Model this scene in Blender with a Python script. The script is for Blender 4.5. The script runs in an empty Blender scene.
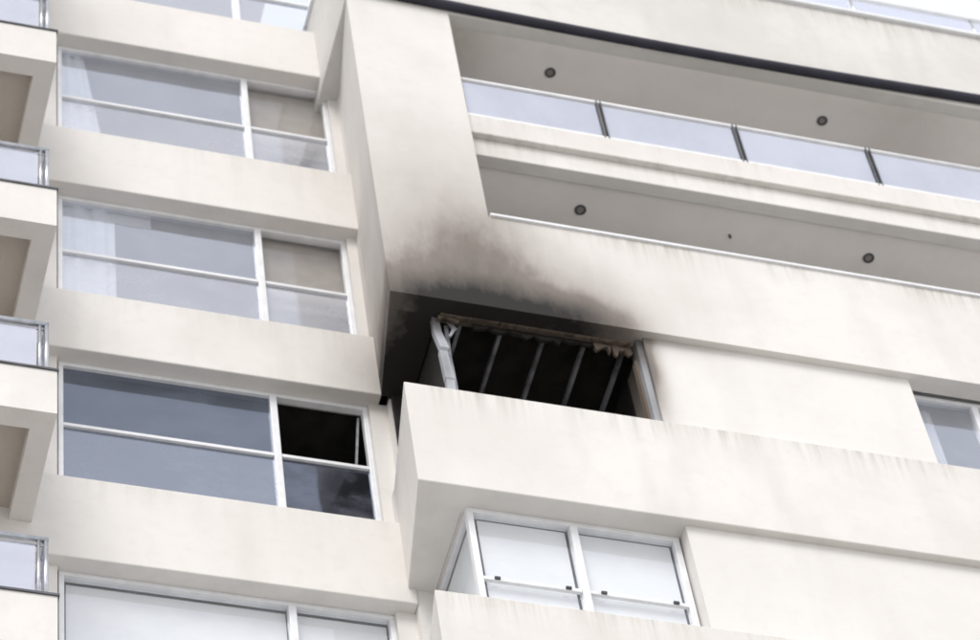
import bpy, bmesh, math, random
from mathutils import Vector, Matrix
random.seed(7)
sc=bpy.context.scene
sc.view_settings.view_transform='Standard'; sc.view_settings.look='None'; sc.view_settings.exposure=0

# ------------------------------------------------------------ node helpers
class NB:
    def __init__(s,name,rough=0.8):
        s.m=bpy.data.materials.new(name); s.m.use_nodes=True
        s.t=s.m.node_tree; s.n=s.t.nodes; s.l=s.t.links
        s.b=s.n['Principled BSDF']; s.b.inputs['Roughness'].default_value=rough
        s.out=s.n['Material Output']
        s.co=s.n.new('ShaderNodeTexCoord').outputs['Object']
        sp=s.n.new('ShaderNodeSeparateXYZ'); s.l.new(s.co,sp.inputs[0]); s.x,s.y,s.z=sp.outputs
    def put(s,sock,v):
        if isinstance(v,(int,float,tuple,list)): sock.default_value=v
        else: s.l.new(v,sock)
    def math(s,op,a,b=0.0,c=0.0,clamp=False):
        n=s.n.new('ShaderNodeMath'); n.operation=op; n.use_clamp=clamp
        s.put(n.inputs[0],a); s.put(n.inputs[1],b); s.put(n.inputs[2],c); return n.outputs[0]
    def noise(s,scale,detail=4,rough=.55,vec=(1,1,1),off=0.0):
        mp=s.n.new('ShaderNodeMapping'); s.l.new(s.co,mp.inputs[0]); mp.inputs['Scale'].default_value=vec
        mp.inputs['Location'].default_value=(off,off*.7,off*.3)
        n=s.n.new('ShaderNodeTexNoise'); s.l.new(mp.outputs[0],n.inputs['Vector'])
        n.inputs['Scale'].default_value=scale; n.inputs['Detail'].default_value=detail; n.inputs['Roughness'].default_value=rough
        return n.outputs[0]
    def rng(s,v,a,b,c=0.,d=1.,smooth=True):
        n=s.n.new('ShaderNodeMapRange'); n.interpolation_type='SMOOTHSTEP' if smooth else 'LINEAR'
        s.put(n.inputs[0],v)
        for i,q in enumerate((a,b,c,d)): n.inputs[i+1].default_value=q
        return n.outputs[0]
    def mix(s,f,a,b,mode='MIX'):
        n=s.n.new('ShaderNodeMix'); n.data_type='RGBA'; n.blend_type=mode
        s.put(n.inputs[0],f); s.put(n.inputs[6],a); s.put(n.inputs[7],b); return n.outputs[2]
    def gauss(s,cx,cz,sx,sz,amp):
        dx=s.math('MULTIPLY',s.math('SUBTRACT',s.x,cx),1/sx); dz=s.math('MULTIPLY',s.math('SUBTRACT',s.z,cz),1/sz)
        r=s.math('ADD',s.math('MULTIPLY',dx,dx),s.math('MULTIPLY',dz,dz))
        return s.math('MULTIPLY',s.math('POWER',2.71828,s.math('MULTIPLY',r,-1.0)),amp)
def c4(c): return (c[0],c[1],c[2],1)
def concrete(name,base,tops=(),soot=(),stain=.5,var=1.0,xmin=None,band=False):
    k=NB(name,.85)
    n1=k.noise(.55,5); n2=k.noise(7,6,.6); n3=k.noise(1.0,3,.5,(2.2,2.2,.35),3)
    dark=(base[0]*.82,base[1]*.81,base[2]*.795)
    col=k.mix(k.math('MULTIPLY',k.rng(n1,.38,.7),.5*var),c4(base),c4(dark))
    col=k.mix(k.math('MULTIPLY',k.rng(n2,.45,.75),.25*var),col,c4(dark))
    col=k.mix(k.math('MULTIPLY',k.rng(n3,.5,.75),.40*var),col,c4(dark))
    if tops:
        s1=k.noise(1.0,6,.7,(14,14,.6),1); s2=k.noise(1.0,4,.6,(1.6,1.6,.4),5)
        st=k.math('MULTIPLY',k.rng(s1,.35,.72),k.rng(s2,.35,.62,.15,1.))
        tot=0.0
        for t in tops:
            up=k.rng(k.z,t-.75,t,0,1,False); up=k.math('POWER',up,2.6)
            cut=k.math('LESS_THAN',k.z,t+.02)
            tot=k.math('ADD',tot,k.math('MULTIPLY',up,cut))
        if xmin is not None: tot=k.math('MULTIPLY',tot,k.rng(k.x,xmin,xmin+.3))
        m=k.math('MULTIPLY',k.math('MULTIPLY',st,tot),stain,clamp=True)
        col=k.mix(m,col,(.24,.23,.18,1))
    if soot:
        tot=0.0
        for g in soot: tot=k.math('ADD',tot,k.gauss(*g))
        nn=k.noise(1.1,4,.5,(1.4,1.4,.9),9); n5=k.noise(6,6,.65,(1,1,.45),2)
        f=k.math('ADD',k.rng(nn,.25,.75,.84,1.15,False),k.rng(n5,.3,.7,-.10,.10,False))
        if band:
            h=k.math('ADD',k.z,k.rng(k.noise(2.6,6,.65,(1,1,.3),6),.3,.7,-.07,.07,False))
            e=k.math('MULTIPLY',k.rng(h,27.20,27.95,.62,0),k.math('MULTIPLY',k.rng(k.x,6.0,6.9,.6,1),k.rng(k.x,8.2,9.1,1,0)))
            tot=k.math('ADD',tot,e)
        m=k.math('MULTIPLY',tot,f)
        a=k.mix(k.rng(m,0,.65,0,1,False),(1,1,1,1),(.36,.325,.30,1))
        a=k.mix(k.rng(m,.45,1.45,0,1,False),a,(.012,.010,.009,1))
        col=k.mix(1.0,col,a,'MULTIPLY')
    k.l.new(col,k.b.inputs['Base Color'])
    bp=k.n.new('ShaderNodeBump'); bp.inputs['Strength'].default_value=.25; bp.inputs['Distance'].default_value=.01
    k.l.new(k.noise(30,6,.65),bp.inputs['Height']); k.l.new(bp.outputs[0],k.b.inputs['Normal'])
    return k.m
def plain(name,col,rough=.5,metal=0,nz=.15,scale=6):
    k=NB(name,rough); k.b.inputs['Metallic'].default_value=metal
    d=tuple(v*(1-nz*2) for v in col)
    k.l.new(k.mix(k.rng(k.noise(scale,5),.35,.7),c4(col),c4(d)),k.b.inputs['Base Color'])
    return k.m
def glass(name,refl=.35,tint=(.8,.88,1),trans=(.8,.85,.9),haze=0.0,hazecol=(.5,.55,.62),smear=0):
    k=NB(name)
    tr=k.n.new('ShaderNodeBsdfTransparent'); tr.inputs[0].default_value=c4(trans)
    gl=k.n.new('ShaderNodeBsdfGlossy'); gl.inputs[0].default_value=c4(tint); gl.inputs['Roughness'].default_value=.06
    bp=k.n.new('ShaderNodeBump'); bp.inputs['Strength'].default_value=.08; bp.inputs['Distance'].default_value=.05
    k.l.new(k.noise(1.2,2),bp.inputs['Height']); k.l.new(bp.outputs[0],gl.inputs['Normal'])
    m1=k.n.new('ShaderNodeMixShader'); m1.inputs[0].default_value=refl
    k.l.new(tr.outputs[0],m1.inputs[1]); k.l.new(gl.outputs[0],m1.inputs[2])
    df=k.n.new('ShaderNodeBsdfDiffuse'); df.inputs[0].default_value=c4(hazecol)
    m2=k.n.new('ShaderNodeMixShader')
    hz=k.math('MULTIPLY',k.rng(k.noise(1.2,4,.5,(1,1,.6)),.3,.7,.8,1.2),haze)
    if smear:
        hz=k.math('ADD',hz,k.math('MULTIPLY',k.rng(k.noise(2.2,6,.65,(1,1,1.6),4),.42,.66),smear),clamp=True)
    k.l.new(hz,m2.inputs[0]); k.l.new(m1.outputs[0],m2.inputs[1]); k.l.new(df.outputs[0],m2.inputs[2])
    k.l.new(m2.outputs[0],k.out.inputs[0]); return k.m

CREAM=(.74,.717,.69)
SOOTB=[(7.1,27.2,.85,.60,.50),(8.15,27.25,.75,.40,.45),(6.7,27.5,.75,1.0,.34),(6.9,28.5,.85,2.2,.30),(7.5,28.2,.5,.95,.34),(8.35,27.75,.55,.65,.20),(7.9,27.6,1.2,.8,.17)]
M={}
M['A']=concrete('painted_render_left',CREAM,[31.32,28.30,25.32,34.9,22.35],[(6.75,27.6,.65,.65,.40)],.2)
M['B']=concrete('painted_render_sooty',CREAM,[28.95],SOOTB,.6,1.0,7.5,True)
M['Bsoff']=concrete('sooty_soffit',CREAM,[],[(6.9,27.3,.70,1.0,2.0)],0)
M['B2']=concrete('painted_render_stained',CREAM,[25.85,22.87,19.89],[],.5)
M['top']=concrete('painted_render_parapet',(.67,.655,.63),[34.8],[],1.0,1.4)
M['slab']=concrete('painted_render_slab',CREAM,[30.98,30.62],[(7.6,30.5,.5,.6,.15)],.3)
M['soff']=concrete('painted_soffit',(.84,.805,.77),[],[(7.5,33.0,.6,.6,.30),(13.0,33.0,.6,1,.15)],0,.6)
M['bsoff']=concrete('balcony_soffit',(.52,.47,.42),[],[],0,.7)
M['C']=concrete('painted_render_wall',(.75,.73,.707),[],[(8.85,26.9,.14,.8,.85),(9.2,27.3,.5,.16,.3)],0,.7)
M['core']=concrete('painted_render_core',CREAM,[],[],0)
M['frame']=plain('white_aluminium',(.80,.81,.83),.35,0,.05)
M['sframe']=concrete('scorched_aluminium',(.50,.53,.58),[],[(7.0,27.35,.6,.35,.9),(8.8,27.3,.4,.5,.9),(8.85,26.2,.2,.4,.3),(6.85,26.5,.06,.3,.4)],0,2)
M['metal']=plain('brushed_steel',(.62,.64,.68),.3,.85,.1,15)
M['dmetal']=plain('dark_metal',(.10,.105,.12),.5,.3,.2)
M['edge_tube']=plain('dark_tube',(.028,.028,.045),.7,0,.2,3)
M['railglass']=glass('railing_glass',.26,(.85,.88,.97),(.88,.89,.94),.40,(.70,.73,.82))
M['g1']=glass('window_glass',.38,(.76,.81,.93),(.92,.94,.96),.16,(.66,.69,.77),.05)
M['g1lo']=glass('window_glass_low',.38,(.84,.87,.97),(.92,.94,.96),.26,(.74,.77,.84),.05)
M['g1r']=glass('window_glass_clear',.10,(.8,.85,.95),(.95,.95,.95),.06,(.6,.6,.6))
M['g3']=glass('window_glass_smoky',.30,(.46,.52,.65),(.35,.37,.42),.20,(.28,.32,.40),.10)
M['g3l']=glass('window_glass_smoky_low',.42,(.57,.63,.76),(.35,.37,.42),.25,(.36,.40,.48),.10)
M['g3b']=glass('window_glass_sooted',.34,(.48,.54,.68),(.25,.25,.28),.15,(.10,.105,.13),.5)
M['gb']=glass('window_glass_blind',.14,(.88,.92,1),(.95,.96,.98),.04,(.8,.82,.85),.04)
M['curtain']=plain('curtain_fabric',(.93,.93,.94),.9,0,.02)
M['blind']=plain('roller_blind',(.86,.87,.86),.9,0,.03,2)
M['room']=plain('room_paint',(.70,.70,.71),.9,0,.05,1)
M['char']=plain('charred_surface',(.020,.018,.016),.95,0,.35,5)
M['joist']=plain('ceiling_joist_metal',(.36,.37,.40),.6,.1,.3,4)
M['burnt']=concrete('burnt_plaster',(.17,.135,.105),[],[(7.2,27.2,.5,.3,.5),(8.0,27.1,.3,.4,.4)],0,2.0)
M['led']=plain('downlight_lens',(.25,.22,.20),.3,0,.1)
M['ground']=plain('ground_paving',(.50,.485,.46),.9,0,.05,1.5)
M['asphalt']=plain('asphalt',(.07,.07,.07),.9,0,.15,3)
M['kerb']=plain('kerb_stone',(.4,.39,.37),.9,0,.1)
M['paint']=plain('road_paint',(.75,.75,.72),.8,0,.1)
PB=plain('brown_panel',(.40,.365,.33),.9,0,.05)

bld=bpy.data.objects.new('apartment_building',None); sc.collection.objects.link(bld)
def mk(name,verts,faces,mat,parent=bld,bevel=0,smooth=False):
    me=bpy.data.meshes.new(name); me.from_pydata(verts,[],faces); me.update()
    bm=bmesh.new(); bm.from_mesh(me); bmesh.ops.recalc_face_normals(bm,faces=bm.faces); bm.to_mesh(me); bm.free()
    o=bpy.data.objects.new(name,me); sc.collection.objects.link(o); me.materials.append(mat)
    if parent: o.parent=parent
    if bevel:
        b=o.modifiers.new('bv','BEVEL'); b.width=bevel; b.segments=2; b.limit_method='ANGLE'
    if smooth:
        for p in me.polygons: p.use_smooth=True
    return o
BF=[(0,1,2,3),(4,7,6,5),(0,4,5,1),(1,5,6,2),(2,6,7,3),(3,7,4,0)]
def box(name,x0,x1,y0,y1,z0,z1,mat,parent=bld,bevel=0):
    v=[(x0,y0,z0),(x1,y0,z0),(x1,y1,z0),(x0,y1,z0),(x0,y0,z1),(x1,y0,z1),(x1,y1,z1),(x0,y1,z1)]
    return mk(name,v,BF,mat,parent,bevel)
def prism(name,plan,z0,z1,mat,bevel=0,parent=bld):
    n=len(plan); v=[(p[0],p[1],z0) for p in plan]+[(p[0],p[1],z1) for p in plan]
    f=[tuple(range(n)),tuple(range(2*n-1,n-1,-1))]+[(i,(i+1)%n,(i+1)%n+n,i+n) for i in range(n)]
    return mk(name,v,f,mat,parent,bevel)
def tube(name,a,b,r,mat,parent=bld,seg=12):
    a=Vector(a);b=Vector(b);d=(b-a).normalized(); u=d.orthogonal().normalized(); w=d.cross(u)
    v=[];
    for p in (a,b):
        for i in range(seg):
            t=2*math.pi*i/seg; q=p+u*math.cos(t)*r+w*math.sin(t)*r; v.append(tuple(q))
    f=[(i,(i+1)%seg,(i+1)%seg+seg,i+seg) for i in range(seg)]+[tuple(range(seg)),tuple(range(2*seg-1,seg-1,-1))]
    o=mk(name,v,f,mat,parent); 
    for p in o.data.polygons:
        if len(p.vertices)==4:p.use_smooth=True
    return o
def taper(y): return 6.33+ (y+1.2)/1.2*0.21
# ------------------------------------------------------------ window
def window(x0,x1,z0,z1,y,mull,trans,gm,fw=.05,fm=None,skip=(),pane_m={},outer=True):
    fm=fm or M['frame']; w=fw
    if outer:
        box('window_frame_top',x0,x1,y-.03,y+.05,z1-w,z1,fm,bevel=.006)
        box('window_frame_sill',x0,x1,y-.03,y+.05,z0,z0+w,fm,bevel=.006)
        box('window_frame_side',x0,x0+w,y-.027,y+.05,z0+w,z1-w,fm,bevel=.006)
        box('window_frame_side',x1-w,x1,y-.027,y+.05,z0+w,z1-w,fm,bevel=.006)
    xs=[x0+w]+mull+[x1-w]
    for m in mull: box('window_mullion',m-.035,m+.035,y-.04,y+.05,z0+w,z1-w,fm,bevel=.006)
    zs=[z0+w]+trans+[z1-w]
    for i in range(len(xs)-1):
        a=xs[i]+(.035 if i else 0); b=xs[i+1]-(.035 if i<len(xs)-2 else 0)
        for t in trans: box('window_transom',a,b,y-.02,y+.04,t-.022,t+.022,fm,bevel=.004)
        for j in range(len(zs)-1):
            if (i,j) in skip: continue
            c=zs[j]+(.022 if j else 0); d=zs[j+1]-(.022 if j<len(zs)-2 else 0)
            g=pane_m.get((i,j),gm)
            mk('window_pane',[(a,y+.01,c),(b,y+.01,c),(b,y+.01,d),(a,y+.01,d)],[(0,1,2,3)],g)
def room(x0,x1,y0,y1,z0,z1,mat,name='room_interior'):
    v=[(x0,y0,z0),(x1,y0,z0),(x1,y1,z0),(x0,y1,z0),(x0,y0,z1),(x1,y0,z1),(x1,y1,z1),(x0,y1,z1)]
    return mk(name,v,[BF[0],BF[1],BF[3],BF[4],BF[5]],mat)
def curtain(x0,x1,y,z0,z1,x1b=None):
    n=int((x1-x0)*60); v=[];f=[]
    x1b=x1b or x1
    for i in range(n+1):
        t=i/n; yy=y+.02*math.sin(t*15)+.008*math.sin(t*37)
        v+=[(x0+(x1b-x0)*t,yy,z0),(x0+(x1-x0)*t,yy,z1)]
    for i in range(n): f.append((2*i,2*i+2,2*i+3,2*i+1))
    mk('curtain',v,f,M['curtain'],smooth=True)

# ------------------------------------------------------------ LEFT SECTION (plane y=0)
sills=[37.3,34.3,31.32,28.30,25.32,22.35]; heads=[39.2,36.25,33.29,30.25,27.32,24.17]
while sills[-1]>3.5:
    sills.append(sills[-1]-2.98); heads.append(sills[-2]-1.13)
XL,XR=3.42,6.44
for i,s in enumerate(sills):
    zb = heads[i+1] if i+1<len(heads) else 0
    box('spandrel_band',-3.0,6.62,0,.30,max(zb,0),s,M['A'],bevel=.012)
for i in range(len(sills)):
    z0,z1=sills[i],heads[i]
    box('wall_strip',XR,6.95,.12,.30,z0,z1,M['A'])
    box('wall_strip',-3.0,XL-.02,.12,.30,z0,z1,M['A'])
    t=z1-1.0
    main=2<=i<=5
    if not main:
        window(XL,XR,z0,z1,.2,[5.5],[t],M['g1']); box('room_wall',XL,XR,1.2,1.3,z0,z1,M['room']); continue
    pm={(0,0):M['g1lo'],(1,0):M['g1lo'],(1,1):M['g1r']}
    if i==2:
        window(XL,XR,z0-.04,z1,.2,[5.5],[32.26],M['g1'],pane_m=pm); room(XL-.3,6.9,.31,4,z0-.9,z1+.02,M['room']); curtain(3.46,3.72,.25,z0-.3,z1,3.98)
        box('room_bulkhead',5.52,6.42,.305,.36,32.0,z1,PB)
    if i==3:
        window(XL,XR,z0-.04,z1,.2,[5.5],[29.26],M['g1'],pane_m=pm); room(XL-.3,6.9,.31,4,z0-.9,z1+.02,M['room'])
        curtain(3.46,4.02,.25,z0-.3,z1); box('roller_blind',4.0,4.40,.26,.265,30.02,z1,M['blind'])
        box('room_bulkhead',5.52,6.42,.305,.36,29.0,z1,PB)
    if i==4:
        window(XL,XR,z0-.04,z1,.2,[5.5],[26.35],M['g3'],skip=[(1,1)],pane_m={(0,0):M['g3l'],(1,0):M['g3b']}); room(XL-.3,6.9,.31,4,z0-.9,z1+.02,M['char'])
        mk('broken_sash',[(6.27,.24,26.40),(6.29,.24,26.40),(6.37,.24,27.22),(6.35,.24,27.22),(6.27,.27,26.40),(6.29,.27,26.40),(6.37,.27,27.22),(6.35,.27,27.22)],BF,M['joist'])
    if i==5:
        window(XL,XR,z0-.04,z1,.2,[5.5],[],M['gb']); room(XL-.3,6.9,.31,4,z0-.9,z1+.02,M['room'])
        box('roller_blind',3.5,5.46,.27,.28,z0-.2,z1-.06,M['blind']); box('roller_blind',5.55,6.38,.27,.28,z0-.2,z1-.06,M['blind'])
box('building_core',-3,18,4.05,14,0,39.4,M['core'])
box('roof_slab',-3.2,6.6,-.1,14,39.4,39.7,M['core'])

# ------------------------------------------------------------ LEFT BALCONIES
btops=[34.12,31.14,28.14,25.19,22.11]
while btops[-1]>5: btops.append(btops[-1]-2.98)
for t in btops:
    b=t-.62
    prism('balcony_front_beam',[(-2.8,-1.2),(3.15,-1.2),(3.15,-1.0),(-2.8,-1.0)],b,t,M['A'])
    box('balcony_side_beam',2.95,3.148,-1.0,-.002,b,t-.002,M['A'])
    box('balcony_side_beam',-2.8,-2.6,-1.0,-.002,b,t-.002,M['A'])
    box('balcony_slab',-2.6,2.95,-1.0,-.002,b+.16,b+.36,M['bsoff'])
    box('balcony_top_strip',-2.8,3.165,-1.215,-.95,t,t+.025,M['dmetal'])  # thin dark strip along the top of the front beam
    gx=3.07
    for a,c in [(-2.7,-1.3),(-1.24,.2),(.26,1.62),(1.68,2.98)]:
        box('balcony_glass',a,c,-1.13,-1.118,t+.08,t+.70,M['railglass'])
        for px in (a-.03,c+.03): tube('balcony_post',(px,-1.12,t),(px,-1.12,t+.80),.016,M['metal'])
    box('balcony_glass',gx-.006,gx+.006,-1.06,-.05,t+.08,t+.70,M['railglass'])
    tube('balcony_post',(gx,-1.12,t),(gx,-1.12,t+.8),.022,M['metal'])
    tube('balcony_post',(gx-.0,-.92,t),(gx,-.92,t+.8),.018,M['metal'])
    tube('balcony_handrail',(-2.75,-1.12,t+.8),(gx+.02,-1.12,t+.8),.028,M['metal'])
    tube('balcony_handrail',(gx,-1.12,t+.8),(gx,-.02,t+.8),.026,M['metal'])
    tube('balcony_midrail',(-2.75,-1.12,t+.72),(gx,-1.12,t+.72),.012,M['metal'])

# ------------------------------------------------------------ RIGHT VOLUME
XE=17.5
poly=[(6.33,27.32),(XE,27.32),(XE,28.95),(7.48,28.95),(7.48,33.05),(6.33,33.05)]
n=len(poly); v=[(p[0],-1.2,p[1]) for p in poly]+[((p[0] if p[0]>6.4 else taper(-1.0)),-1.0,p[1]) for p in poly]
mk('pier_and_parapet',v,[tuple(range(n)),tuple(range(2*n-1,n-1,-1))]+[(i,(i+1)%n,(i+1)%n+n,i+n) for i in range(n)],M['B'])
prism('pier_body',[(taper(-1.0),-1.0),(7.48,-1.0),(7.48,.9),(6.54,.9),(6.54,0)],27.62,33.05,M['B'])
prism('soffit_corner_slab',[(taper(-1.0),-1.0),(6.84,-1.0),(6.84,.5),(6.54,.5),(6.54,0)],27.32,27.62,M['Bsoff'])
box('balcony_floor_slab',6.84,XE,-1.0,1.0,27.55,27.75,M['B'])
box('window_head',6.84,8.87,-1.0,-.93,27.32,27.55,M['burnt'])
box('parapet_coping_rail',7.50,XE,-1.225,-.98,28.95,28.985,M['frame'])
# middle balcony slab
box('slab_edge_upper',7.48,XE,-1.17,1.0,30.62,30.98,M['slab'],bevel=.012)
box('slab_edge_lower',7.48,XE,-1.10,-.95,30.30,30.62,M['slab'],bevel=.01)
box('balcony_ceiling',7.48,XE,-.95,1.0,30.33,30.617,M['soff'])
# back wall
box('balcony_back_wall',7.48,XE,1.0,1.2,27.7,33.05,M['core'])
for z0 in (27.8,31.0):
    for x0 in (8.2,11.4,14.6): window(x0,x0+2.3,z0,z0+2.15,.96,[x0+1.15],[],M['g3'])
# glass railing
tube('glass_rail_top',(7.48,-1.13,31.75),(XE,-1.13,31.75),.028,M['frame'])
box('glass_rail_base',7.48,XE,-1.155,-1.10,30.98,31.03,M['frame'])
x=7.48
while x<XE-1:
    box('railing_glass_panel',x+.035,x+1.515,-1.135,-1.123,31.045,31.70,M['railglass'])
    for dx in (1.53,1.575): box('railing_post',x+dx-.007,x+dx+.007,-1.16,-1.12,30.985,31.77,M['dmetal'])
    x+=1.55
# roof
box('roof_parapet',6.335,XE,-1.2,4.04,33.052,34.8,M['top'],bevel=.01)
mk('roof_soffit',[(7.49,-1.05,33.046),(XE,-1.05,33.046),(XE,.99,33.046),(7.49,.99,33.046)],[(0,1,2,3)],M['soff'])
def path_tube(name,pts,r,mat,seg=14):
    v=[];f=[]
    for p in pts:
        for i in range(seg):
            t=2*math.pi*i/seg; v.append((p[0],p[1]+r*math.cos(t),p[2]+r*math.sin(t)))
    for j in range(len(pts)-1):
        for i in range(seg): f.append((j*seg+i,j*seg+(i+1)%seg,(j+1)*seg+(i+1)%seg,(j+1)*seg+i))
    return mk(name,v,f,mat,smooth=True)
path_tube('roof_edge_tube',[(6.0+i*.5,-1.25,33.19-.11*math.sin(math.pi*min(1,max(0,(i*.5-.3)/7.6)))) for i in range(24)],.058,M['edge_tube'])  # dark, slightly sagging line along the foot of the roof parapet
box('roof_coping',6.3,XE,-1.25,4.04,34.8,34.86,M['frame'],bevel=.01)
tube('roof_rail',(6.4,-1.12,35.4),(XE,-1.12,35.4),.03,M['frame'])
x=6.5
while x<XE-1:
    box('roof_railing_glass',x+.04,x+1.51,-1.126,-1.114,34.93,35.34,M['railglass']); tube('roof_rail_post',(x,-1.12,34.85),(x,-1.12,35.4),.018,M['metal']); x+=1.55
def downlight(x,y,z):
    seg=24; v=[];prof=[(.062,0),(.062,-.012),(.045,-.014),(.040,.0),(.036,-.002)]
    for r,h in prof:
        for i in range(seg):
            t=2*math.pi*i/seg; v.append((x+r*math.cos(t),y+r*math.sin(t),z+h))
    f=[]
    for j in range(len(prof)-1):
        for i in range(seg): f.append((j*seg+i,j*seg+(i+1)%seg,(j+1)*seg+(i+1)%seg,(j+1)*seg+i))
    mk('downlight_ring',v,f,M['dmetal'])
    v=[(x+.037*math.cos(2*math.pi*i/seg),y+.037*math.sin(2*math.pi*i/seg),z-.006) for i in range(seg)]
    mk('downlight_lens',v,[tuple(range(seg))],M['led'])
for X in (8.79,12.02,15.25):
    downlight(X,-.70,33.044); downlight(X,-.63,30.328)
tube('sprinkler_head',(10.45,-.62,30.29),(10.45,-.62,30.33),.015,M['dmetal'])

# stacked box bands below
tops=[25.85,22.87]
while tops[-1]>4: tops.append(tops[-1]-2.98)
for i,t in enumerate(tops):
    b=t-1.47
    prism('planter_band',[(6.33,-1.2),(XE,-1.2),(XE,-.9),(6.8,-.9),(6.8,.4),(6.54,.4),(6.54,0)],b,t,M['B2'],bevel=.012)
    box('floor_slab',6.8,XE,-.9,4.0,b+.003,b+.2,M['B2'])
    if i>0:
        zt=tops[i-1]-1.47
        z0=t-.2
        if i==1:
            window(6.82,8.80,z0,zt,-.95,[7.80],[],M['gb'],fw=.06)
            for a,c in ((6.93,7.74),(7.86,8.72)): box('roller_blind',a,c,-.90,-.89,z0,zt-.07,M['blind'])
            for a,c in ((6.88,7.76),(7.84,8.74)):
                box('sash_bottom_rail',a,c,-.975,-.94,t+.55-.02,t+.55+.02,M['frame'])
                for hx in (a+.12,c-.12): box('sash_latch',hx-.025,hx+.025,-.995,-.975,t+.55-.012,t+.55+.012,M['dmetal'])
        else: window(6.82,8.80,z0,zt,-.95,[7.80],[],M['g1'],fw=.06)
        mk('window_side_pane',[(6.84,-.90,z0),(6.84,.0,z0),(6.84,.0,zt-.05),(6.84,-.90,zt-.05)],[(0,1,2,3)],M['gb'])
        box('window_side_head',6.82,6.87,-.90,.1,zt-.05,zt-.001,M['frame'])
        box('window_side_blind',6.885,6.89,-.85,.0,z0,zt-.05,M['blind'])
        room(6.9,8.84,-.86,4,z0,zt-.003,M['room'])
        box('c_wall',8.82,XE,-1.12,-.5,t-.002,zt,M['C'])
box('side_wall_behind',6.62,6.84,.02,.30,0,27.3,M['A'])
# storey of the fire
box('c_wall',8.87,11.62,-1.12,-.6,25.80,27.32,M['C'])
box('c_wall',13.9,XE,-1.12,-.6,25.80,27.32,M['C'])
window(11.62,13.9,25.7,27.32,-.93,[12.36,13.1],[],M['g1'],fw=.055)
room(11.5,14,-.85,3.9,24.6,27.54,M['room'])
curtain(11.7,11.95,-.8,25.7,27.3)
room(6.86,8.90,-.90,3.9,25.86,27.546,M['char'],'burnt_room')
for q,X in enumerate((7.11,7.52,7.95,8.36,8.76)):
    dx=(0.02,-.015,.0,.02,-.02)[q]
    mk('ceiling_joist',[(X-.018,-.92,27.40),(X+.018,-.92,27.40),(X+.018+dx,3.8,27.38),(X-.018+dx,3.8,27.38),(X-.018,-.92,27.46),(X+.018,-.92,27.46),(X+.018+dx,3.8,27.45),(X-.018+dx,3.8,27.45)],BF,M['joist'])
for Y in (.6,1.8): box('ceiling_cross_joist',6.9,8.88,Y,Y+.05,27.465,27.50,M['joist'])
box('window_frame_jamb',8.80,8.865,-1.09,-.93,25.86,27.31,M['sframe'],bevel=.006)
box('window_frame_jamb_inner',8.775,8.80,-1.02,-.95,25.86,27.05,M['burnt'])
def ragged(name,x0,x1,ztop,zlo,amp,y,mat,step=.035,th=.03):
    top=[];bot=[];x=x0
    while x<x1:
        top.append((x,ztop)); bot.append((x,zlo+random.uniform(-amp,amp)*(1 if random.random()<.7 else 1.9))); x+=step*random.uniform(.5,1.6)
    v=[];f=[];n=len(top)
    for (a,b) in zip(top,bot):
        v+=[(a[0],y,a[1]),(b[0],y-.01+random.uniform(-.006,.006),b[1]),(a[0],y+th,a[1]),(b[0],y+th+random.uniform(-.01,.01),b[1]+.01)]
    for i in range(n-1):
        p=4*i;q=p+4; f+=[(p,q,q+1,p+1),(p+2,p+3,q+3,q+2),(p+1,q+1,q+3,p+3),(p,p+2,q+2,q)]
    return mk(name,v,f,mat)
random.seed(11)
ragged('torn_plaster',6.86,8.80,27.33,27.285,.014,-1.04,M['burnt'])
ragged('torn_plaster',7.2,8.5,27.40,27.24,.03,-.97,M['char'],.05)
ragged('torn_plaster_flap',8.40,8.79,27.32,27.19,.05,-.99,M['burnt'],.03)
ragged('torn_plaster_flap',6.84,7.12,27.32,27.24,.04,-1.02,M['burnt'],.03)
def ribbon(name,pts,mat,th=.02):
    v=[];f=[]
    for (x,y,z,ww) in pts:
        v+=[(x-ww,y,z),(x+ww,y,z),(x+ww,y+th,z),(x-ww,y+th,z)]
    n=len(pts)
    for i in range(n-1):
        p=4*i;q=p+4
        for k in range(4): f.append((p+k,p+(k+1)%4,q+(k+1)%4,q+k))
    f+=[(0,1,2,3),(4*n-4,4*n-3,4*n-2,4*n-1)]
    return mk(name,v,f,mat)
ribbon('melted_frame_post',[(6.865,-.98,25.8,.04),(6.875,-.99,26.3,.04),(6.87,-1.0,26.32,.045),(6.85,-1.0,26.75,.038),(6.86,-1.02,26.78,.045),(6.83,-.98,27.1,.04),(6.83,-.98,27.33,.035)],M['sframe'],.06)
ribbon('melted_frame_strip',[(6.95,-.97,27.32,.022),(7.00,-1.0,27.15,.03),(6.985,-1.01,27.12,.02),(6.93,-1.02,26.98,.012)],M['sframe'],.02)
ribbon('melted_frame_inner',[(6.93,-.93,25.8,.02),(6.94,-.93,26.3,.02),(6.935,-.92,26.8,.018),(6.95,-.92,27.3,.02)],M['joist'],.02)
box('charred_side_wall',6.64,6.86,-.02,.02,25.85,27.32,M['char'])

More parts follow.
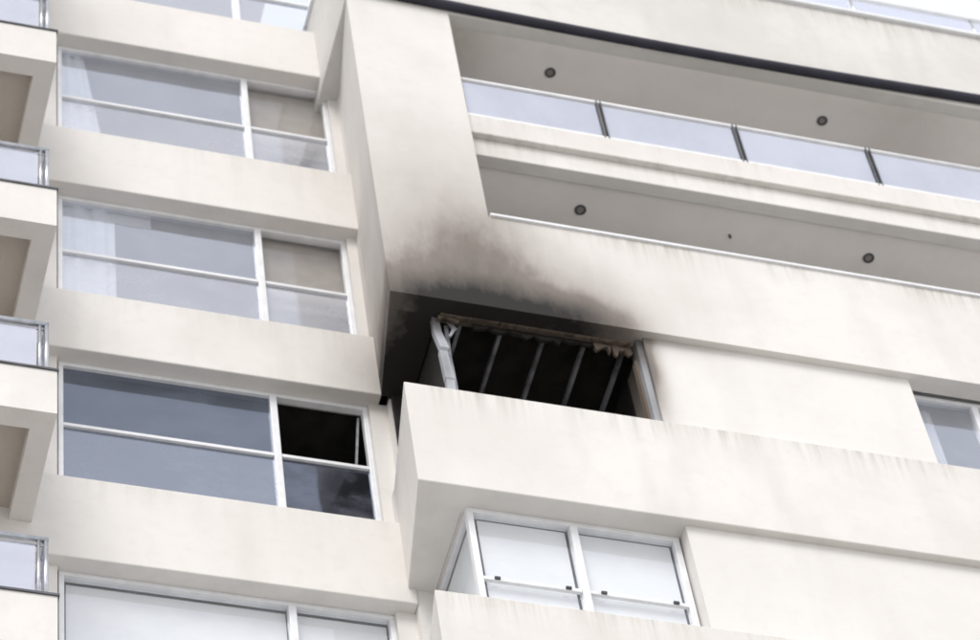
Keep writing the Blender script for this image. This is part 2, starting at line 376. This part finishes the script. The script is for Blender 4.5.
# ------------------------------------------------------------ ground
mk('ground',[(-600,-600,-.02),(600,-600,-.02),(600,600,-.02),(-600,600,-.02)],[(0,1,2,3)],M['ground'],None)
mk('road',[(-300,-14,-.012),(300,-14,-.012),(300,-7,-.012),(-300,-7,-.012)],[(0,1,2,3)],M['asphalt'],None)
pv=box('pavement',-300,300,-6.8,-1.3,-.1,.12,M['ground'],None); box('kerb',-300,300,-7.0,-6.8,-.1,.12,M['kerb'],None)
box('kerb',-300,300,-14.2,-14.0,-.1,.12,M['kerb'],None)
v=[];f=[]
for i in range(-30,30):
    x=i*5; k=len(v); v+=[(x,-10.56,-.006),(x+2.5,-10.56,-.006),(x+2.5,-10.44,-.006),(x,-10.44,-.006)]; f.append((k,k+1,k+2,k+3))
mk('road_marking',v,f,M['paint'],None)

# ------------------------------------------------------------ light
el,az=math.radians(48),math.radians(-32)
S=Vector((math.sin(az)*math.cos(el),-math.cos(az)*math.cos(el),math.sin(el)))
sun=bpy.data.lights.new('sun','SUN'); sun.energy=1.9; sun.angle=math.radians(28); sun.color=(1,.985,.96)
so=bpy.data.objects.new('sun',sun); sc.collection.objects.link(so); so.rotation_euler=(-S).to_track_quat('-Z','Y').to_euler()
w=bpy.data.worlds.new('World'); sc.world=w; w.use_nodes=True; nt=w.node_tree
bg=nt.nodes['Background']; sky=nt.nodes.new('ShaderNodeTexSky'); sky.sky_type='NISHITA'; sky.sun_disc=False
sky.sun_elevation=el; sky.sun_rotation=math.atan2(S.x,S.y); sky.dust_density=4; sky.ozone_density=1.0; sky.air_density=1.0
mx=nt.nodes.new('ShaderNodeMix'); mx.data_type='RGBA'; mx.inputs[0].default_value=.75; mx.inputs[7].default_value=(9.2,9.25,9.5,1)
nt.links.new(sky.outputs[0],mx.inputs[6]); nt.links.new(mx.outputs[2],bg.inputs[0]); bg.inputs[1].default_value=.14

# ------------------------------------------------------------ camera
f_=3300.
z_=Vector((-438,2300,f_)).normalized(); x_=Vector((13595,-2148,f_)); x_=(x_-x_.dot(z_)*z_).normalized(); y_=x_.cross(z_)
if y_.z<0: y_=-y_
R=Vector((x_.x,y_.x,z_.x)); U=Vector((x_.y,y_.y,z_.y)); F=Vector((x_.z,y_.z,z_.z))
cam=bpy.data.cameras.new('camera'); co=bpy.data.objects.new('camera',cam); sc.collection.objects.link(co)
m=Matrix(((R.x,U.x,-F.x,0),(R.y,U.y,-F.y,-17.747),(R.z,U.z,-F.z,1.6),(0,0,0,1)))
co.matrix_world=m; cam.sensor_width=36; cam.lens=f_/980*36; cam.clip_end=2000; sc.camera=co
cam.dof.use_dof=True; cam.dof.focus_distance=26.5; cam.dof.aperture_fstop=1.8
